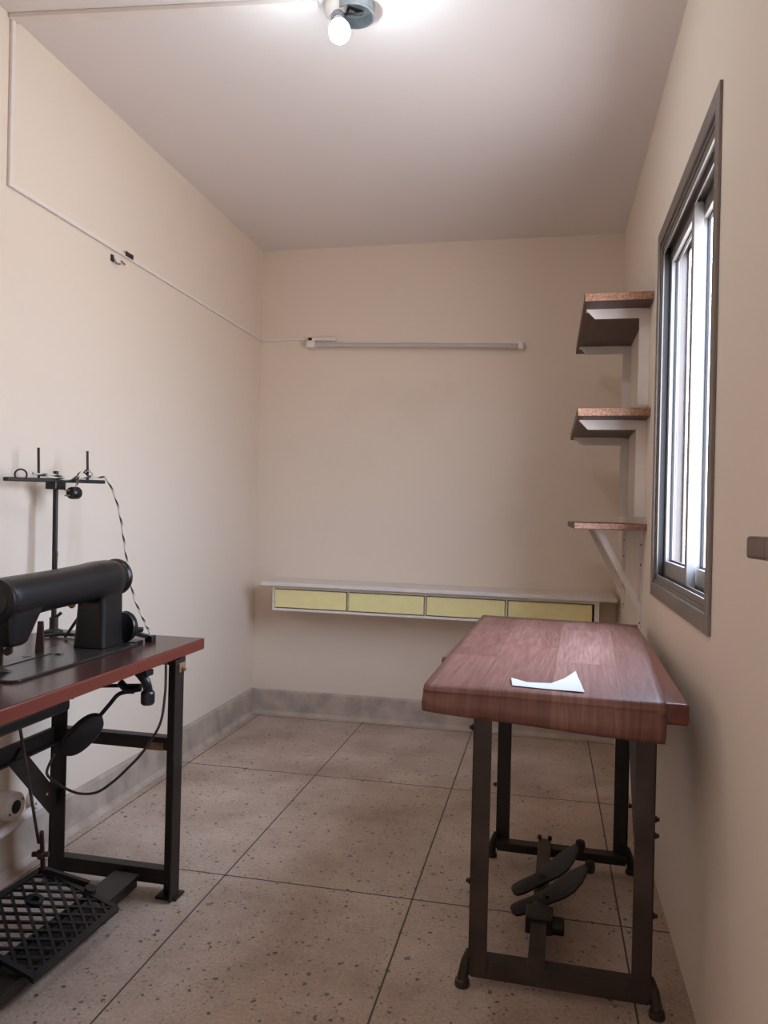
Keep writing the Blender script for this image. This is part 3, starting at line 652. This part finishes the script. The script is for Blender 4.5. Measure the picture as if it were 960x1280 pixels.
def sect(cx_, cy_, hx, hy, z, p=4, n=28):
    return [Vector((cx_ + hx * math.copysign(abs(math.cos(2 * math.pi * i / n)) ** (2 / p), math.cos(2 * math.pi * i / n)), cy_ + hy * math.copysign(abs(math.sin(2 * math.pi * i / n)) ** (2 / p), math.sin(2 * math.pi * i / n)), z)) for i in range(n)]
def loft(g, rings):
    n = len(rings[0]); m = len(rings)
    g.add(sum(rings, []), [tuple(range(n))[::-1], tuple(range((m - 1) * n, m * n))] + [(j * n + i, j * n + (i + 1) % n, (j + 1) * n + (i + 1) % n, (j + 1) * n + i) for j in range(m - 1) for i in range(n)])
g = G()
# pillar, arm and head are fused by a voxel remesh into one casting
loft(g, [sect(-1.316, 2.086, .052, .058, TZ + .006, 9), sect(-1.314, 2.086, .049, .056, TZ + .06, 9), sect(-1.312, 2.086, .046, .054, .92, 9), sect(-1.310, 2.084, .047, .056, .965, 6), sect(-1.308, 2.082, .045, .052, 1.005, 4)])
arm = [(1.634, .965, .0515, .0545), (1.66, .966, .053, .055), (1.72, .969, .052, .0535), (1.85, .974, .051, .0525), (1.98, .979, .052, .054), (2.05, .982, .054, .057), (2.11, .984, .054, .056), (2.140, .984, .050, .052)]
n = 36; rings = []
for y, z, rx, rz_ in arm:
    rings.append([Vector((-1.308 + rx * math.copysign(abs(math.cos(2 * math.pi * i / n)) ** .85, math.cos(2 * math.pi * i / n)), y, z + rz_ * math.copysign(abs(math.sin(2 * math.pi * i / n)) ** .85, math.sin(2 * math.pi * i / n)))) for i in range(n)])
loft(g, rings)
loft(g, [sect(-1.308, 1.672, .030, .026, .850, 6), sect(-1.308, 1.674, .038, .036, .858, 6), sect(-1.308, 1.682, .043, .050, .895, 6), sect(-1.308, 1.690, .047, .064, .93, 6), sect(-1.308, 1.694, .046, .068, .975, 6)])
body = g.build('machine_arm', 'black', sm, recalc=True)
rm = body.modifiers.new('cast', 'REMESH'); rm.mode = 'VOXEL'; rm.voxel_size = .0035; rm.use_smooth_shade = True
sm_ = body.modifiers.new('soft', 'SMOOTH'); sm_.factor = .5; sm_.iterations = 5
g = G(); g.lathe([(.046, 0), (.0555, .004), (.0565, .012), (.0535, .020), (.0535, .026)], (-1.308, 1.622, .965), (0, 1, 0), 40); g.lathe([(.038, 0), (.040, .004), (.040, .008)], (-1.308, 1.619, .965), (0, 1, 0), 36); g.build('face_cap', 'black', sm, smooth=True)
g = G(); g.lathe([(.030, -.004), (.046, 0), (.053, .006), (.0545, .014), (.053, .024), (.046, .032), (.030, .034), (.028, .028), (.012, .028), (.012, .036), (0, .037)], (-1.308, 2.144, .985), (0, 1, 0), 40); hw = g.build('hand_wheel', 'black', sm, smooth=True)
g = G(); g.lathe([(.0548, .011), (.0562, .014), (.0562, .020), (.0545, .023)], (-1.308, 2.144, .985), (0, 1, 0), 40); g.build('wheel_rim', 'rim', hw, smooth=True)
g = G(); g.lathe([(.020, -.012), (.043, -.009), (.046, 0), (.043, .009), (.020, .012), (0, .013)], (-1.275, 2.172, .832), (.35, 1, 0), 36); bw = g.build('winder_wheel', 'black', sm, smooth=True)
g = G(); g.lathe([(.0455, -.003), (.0475, 0), (.0455, .003)], (-1.275, 2.172, .832), (.35, 1, 0), 36); g.build('winder_rim', 'rim', bw, smooth=True)
g = G(); g.bar((-1.268, 2.19, .812), (-1.225, 2.235, .790), .016, .012); g.box((-1.240, 2.222, TZ), (-1.214, 2.25, .797)); g.tube([(-1.26, 2.19, .82), (-1.238, 2.21, .818)], .008, 10); g.box((-1.30, 2.16, TZ), (-1.235, 2.21, .786)); g.build('winder_bracket', 'black', sm, bevel=.003)
g = G(); g.tube([(-1.318, 1.668, .87), (-1.318, 1.668, .80)], .0045, 10); g.tube([(-1.300, 1.676, .87), (-1.300, 1.676, .835)], .006, 10); g.lathe([(.010, 0), (.010, .012)], (-1.300, 1.672, .838), (.3, -1, 0), 12); g.build('needle_bar', 'rim', sm, smooth=True)
g = G(); g.add([(-1.330, 1.65, .79), (-1.306, 1.65, .79), (-1.300, 1.69, .7845), (-1.336, 1.69, .7845), (-1.326, 1.655, .802), (-1.312, 1.655, .802), (-1.310, 1.685, .7885), (-1.328, 1.685, .7885)], [(3, 2, 1, 0), (4, 5, 6, 7), (0, 1, 5, 4), (1, 2, 6, 5), (2, 3, 7, 6), (3, 0, 4, 7)]); g.build('presser_foot', 'rim', sm)
g = G(); g.lathe([(.008, 0), (.011, .004), (.010, .012), (.004, .017), (0, .018)], (-1.362, 2.02, .918), (0, -.3, -1), 16); g.build('amber_knob', 'orange', sm, smooth=True)['label'] = 'amber knob'
g = G(); g.prism([(-.013, -.004), (.013, -.004), (.013, .004), (-.013, .004)], (-1.405, 1.935, TZ + .007), (-1.405, 1.935, .872), (1, .2, 0), [(-.007, -.004), (.009, -.004), (.009, .004), (-.007, .004)]); g.build('maroon_post', 'maroon_post', sm, bevel=.002)
g = G(); g.tube([(-1.45, 2.20, .86), (-1.50, 2.19, TZ + .006)], .005, 8); g.tube(spline([(-1.58, 2.18, TZ + .007), (-1.54, 2.22, TZ + .009), (-1.47, 2.22, TZ + .009), (-1.44, 2.18, TZ + .007)]), .006, 8); g.build('lifter_lever', 'steel', sm, smooth=True)
g = G(); g.tube([(-1.345, 1.915, 1.015), (-1.346, 1.915, 1.062)], [.003, .0045], 10); g.tube([(-1.346, 1.915, 1.06), (-1.346, 1.915, 1.075)], [.0055, .0045], 10); g.build('thread_guide', 'rim', sm, smooth=True)

# ------------------------------------------------------------------ spool stand
SX, SYY = -1.625, 2.30
sp = thing('spool_stand', (SX, SYY, TZ), 'thin black spool stand with crossbar and two upright pins behind the machine', 'spool stand')
g = G(); g.tube([(SX + .006, SYY, TZ + .004), (SX, SYY, 1.318)], .0085, 14); g.build('pole', 'steel', sp, smooth=True)
g = G(); g.lathe([(.030, 0), (.030, .006), (.014, .012), (.014, .05), (0, .05)], (SX + .006, SYY, TZ), (0, 0, 1), 20); g.bar((SX + .014, SYY, TZ + .05), (SX + .028, SYY + .01, TZ + .066), .01, .012); g.build('base', 'steel', sp, bevel=.002)
L_, R2 = Vector((-1.650, 2.085, 1.281)), Vector((-1.573, 2.500, 1.291))
bdv = (R2 - L_)
g = G(); g.bar(L_, R2, .013, .022, (0, 0, 1)); g.build('crossbar', 'steel', sp, bevel=.003)
g = G(); g.box((SX - .02, SYY - .028, 1.256), (SX + .02, SYY + .028, 1.284)); g.build('clamp', 'black', sp, bevel=.003)
for t, h in ((.31, .105), (.82, .107)):
    p = L_ + bdv * t
    g = G(); g.tube([p, p + Vector((-.004, 0, h))], .0042, 10); g.build('spool_pin', 'steel', sp, smooth=True)
for t in (.14, .76):
    p = L_ + bdv * t + Vector((0, 0, .015)); u = bdv.normalized()
    g = G(); g.tube([p + u * (.019 * math.cos(a)) + Vector((0.004 * math.cos(a), 0, .017 * math.sin(a))) for a in [2 * math.pi * i / 24 - 1.9 for i in range(23)]], .003, 8); g.build('thread_loop', 'black', sp, smooth=True)

# flex with two-pin plug draped over the spool stand
cd = thing('power_flex', (-1.6, 2.4, 1.29), 'black and white twisted power cord with round plug draped over the spool stand', 'cord')
def on(t, dz=.0, dx=0): return L_ + bdv * t + Vector((.012 + dx, 0, .009 + dz))
g = G(); g.tube(spline([on(.22, .012), on(.30, .008), on(.40, .010), on(.50, .004), on(.60, .000, .006), on(.66, .010, .008), on(.72, .022), on(.78, .030), on(.84, .016, .004), on(.76, .006, .008), on(.66, .004, .012), on(.63, -.012, .016), on(.625, -.030, .012)], 8), .0038, 10); g.build('top_run', 'flex', cd, smooth=True)
g = G(); g.tube(spline([on(.22, .012), on(.35, .004, .004), on(.52, -.004, .006), on(.68, .003, .006), on(.84, .005), on(.94, .008), on(1.0, .002), (-1.545, 2.53, 1.245), (-1.518, 2.53, 1.16), (-1.485, 2.52, 1.02), (-1.43, 2.48, .89), (-1.36, 2.43, .812), (-1.292, 2.352, TZ + .006), (-1.285, 2.33, TZ + .0045)], 10), .0038, 10); g.build('hanging_run', 'flex', cd, smooth=True)
pc = on(.610, -.050, .012); u = bdv.normalized()
g = G(); g.lathe([(.012, -.020), (.019, -.018), (.021, -.013), (.021, .013), (.018, .018), (0, .018)], pc, u, 24); pg = g.build('plug', 'black', cd, smooth=True)
for dz in (-.009, .009):
    g = G(); g.tube([pc - u * .018 + Vector((0, 0, dz)), pc - u * .042 + Vector((0, 0, dz))], .0026, 8); g.build('plug_pin', 'alu', pg, smooth=True)

# ------------------------------------------------------------------ two wall pipe flanges at the skirting, under the left table
def flange(y, z, r, L, lab, hole):
    f = thing('pipe_flange', (XL, y, z), lab, 'pipe fitting', 'pipe fittings under the left table')
    ax = Vector((.75, .66, -.05)); o = Vector((XL + .0, y, z))
    c = Vector((XL + L, y, z))
    g = G(); g.tube([(XL + .001, y, z), (XL + L, y, z)], [r * 1.02, r], 28); b = g.build('collar', 'pvc', f, bevel=.004)
    g = G(); g.lathe([(hole, 0), (hole, .0025), (0, .0025)], (XL + L - .001, y, z), (1, 0, 0), 24); g.build('bore', 'dark', b)
    for a in (.5, 3.6): G().lathe([(.0045, 0), (.004, .003)], (XL + L - .0005, y + r * .74 * math.cos(a), z + r * .74 * math.sin(a)), (1, 0, 0), 10).build('screw', 'grey', b)
flange(2.185, .226, .046, .050, 'white round pipe fitting with a dark bore on the left wall skirting', .021)
flange(2.335, .200, .036, .030, 'smaller pale capped fitting on the skirting right of the bored fitting', .006)
g = G(); g.tube(spline([(XL + .045, 2.00, .158), (XL + .040, 2.15, .164), (XL + .032, 2.23, .166), (XL + .026, 2.29, .168)]), [.016] * 25, 12)
tag(g.build('skirting_pipe', 'pvc', smooth=True), 'short pale pipe running along the left skirting below the fittings', 'pipe')

# ------------------------------------------------------------------ light
w = bpy.data.worlds.new('World'); SC.world = w; w.use_nodes = True
bg = w.node_tree.nodes['Background']; bg.inputs['Strength'].default_value = 13.5
wt_ = w.node_tree; tcw = N(wt_, 'ShaderNodeTexCoord'); sz = N(wt_, 'ShaderNodeSeparateXYZ'); wt_.links.new(tcw.outputs['Generated'], sz.inputs[0])
rw_ = N(wt_, 'ShaderNodeValToRGB'); el = rw_.color_ramp.elements                       # overcast sky: dim ground, brighter towards the zenith
el[0].position = .44; el[0].color = (.52, .50, .50, 1); el[1].position = .80; el[1].color = (.76, .92, 1.14, 1)
k_ = el.new(.50); k_.color = (.62, .66, .72, 1); k_ = el.new(.60); k_.color = (.68, .80, .97, 1)
wt_.links.new(math_(wt_, 'MULTIPLY_ADD', sz.outputs['Z'], .5, .5), rw_.inputs['Fac']); wt_.links.new(rw_.outputs['Color'], bg.inputs['Color'])
def portal(name, lo, rot, sx, sy):
    l = bpy.data.lights.new(name, 'AREA'); l.shape = 'RECTANGLE'; l.size = sx; l.size_y = sy; l.cycles.is_portal = True
    o = bpy.data.objects.new(name, l); COL.objects.link(o); o.location = lo; o.rotation_euler = rot
portal('window_portal', (XR + T, (WY0 + WY1) / 2, (WZ0 + WZ1) / 2), (0, math.radians(90), 0), WZ1 - WZ0, WY1 - WY0)

# ------------------------------------------------------------------ camera
yaw, pitch, roll = .2104, .0025, .0238
f = Vector((-math.sin(yaw) * math.cos(pitch), math.cos(yaw) * math.cos(pitch), math.sin(pitch)))
r0 = Vector((math.cos(yaw), math.sin(yaw), 0)); u0 = r0.cross(f)
rt = r0 * math.cos(roll) + u0 * math.sin(roll); up = u0 * math.cos(roll) - r0 * math.sin(roll)
cam = bpy.data.cameras.new('camera'); co = bpy.data.objects.new('camera', cam); COL.objects.link(co)
cam.sensor_fit = 'VERTICAL'; cam.sensor_height = 36; cam.sensor_width = 27; cam.lens = 36 * 960 / 1280
cam.clip_start = .02
co.matrix_world = Matrix(((rt.x, up.x, -f.x, CAM.x), (rt.y, up.y, -f.y, CAM.y), (rt.z, up.z, -f.z, CAM.z), (0, 0, 0, 1)))
SC.camera = co
vs = SC.view_settings; vs.view_transform = 'Standard'; vs.look = 'None'; vs.exposure = .54; vs.gamma = 1; vs.use_curve_mapping = False
SC.cycles.max_bounces = 12; SC.cycles.diffuse_bounces = 8; SC.cycles.glossy_bounces = 4; SC.cycles.transparent_max_bounces = 8
SC.cycles.caustics_reflective = False; SC.cycles.caustics_refractive = False; SC.cycles.sample_clamp_indirect = 6
SC.cycles.use_denoising = True
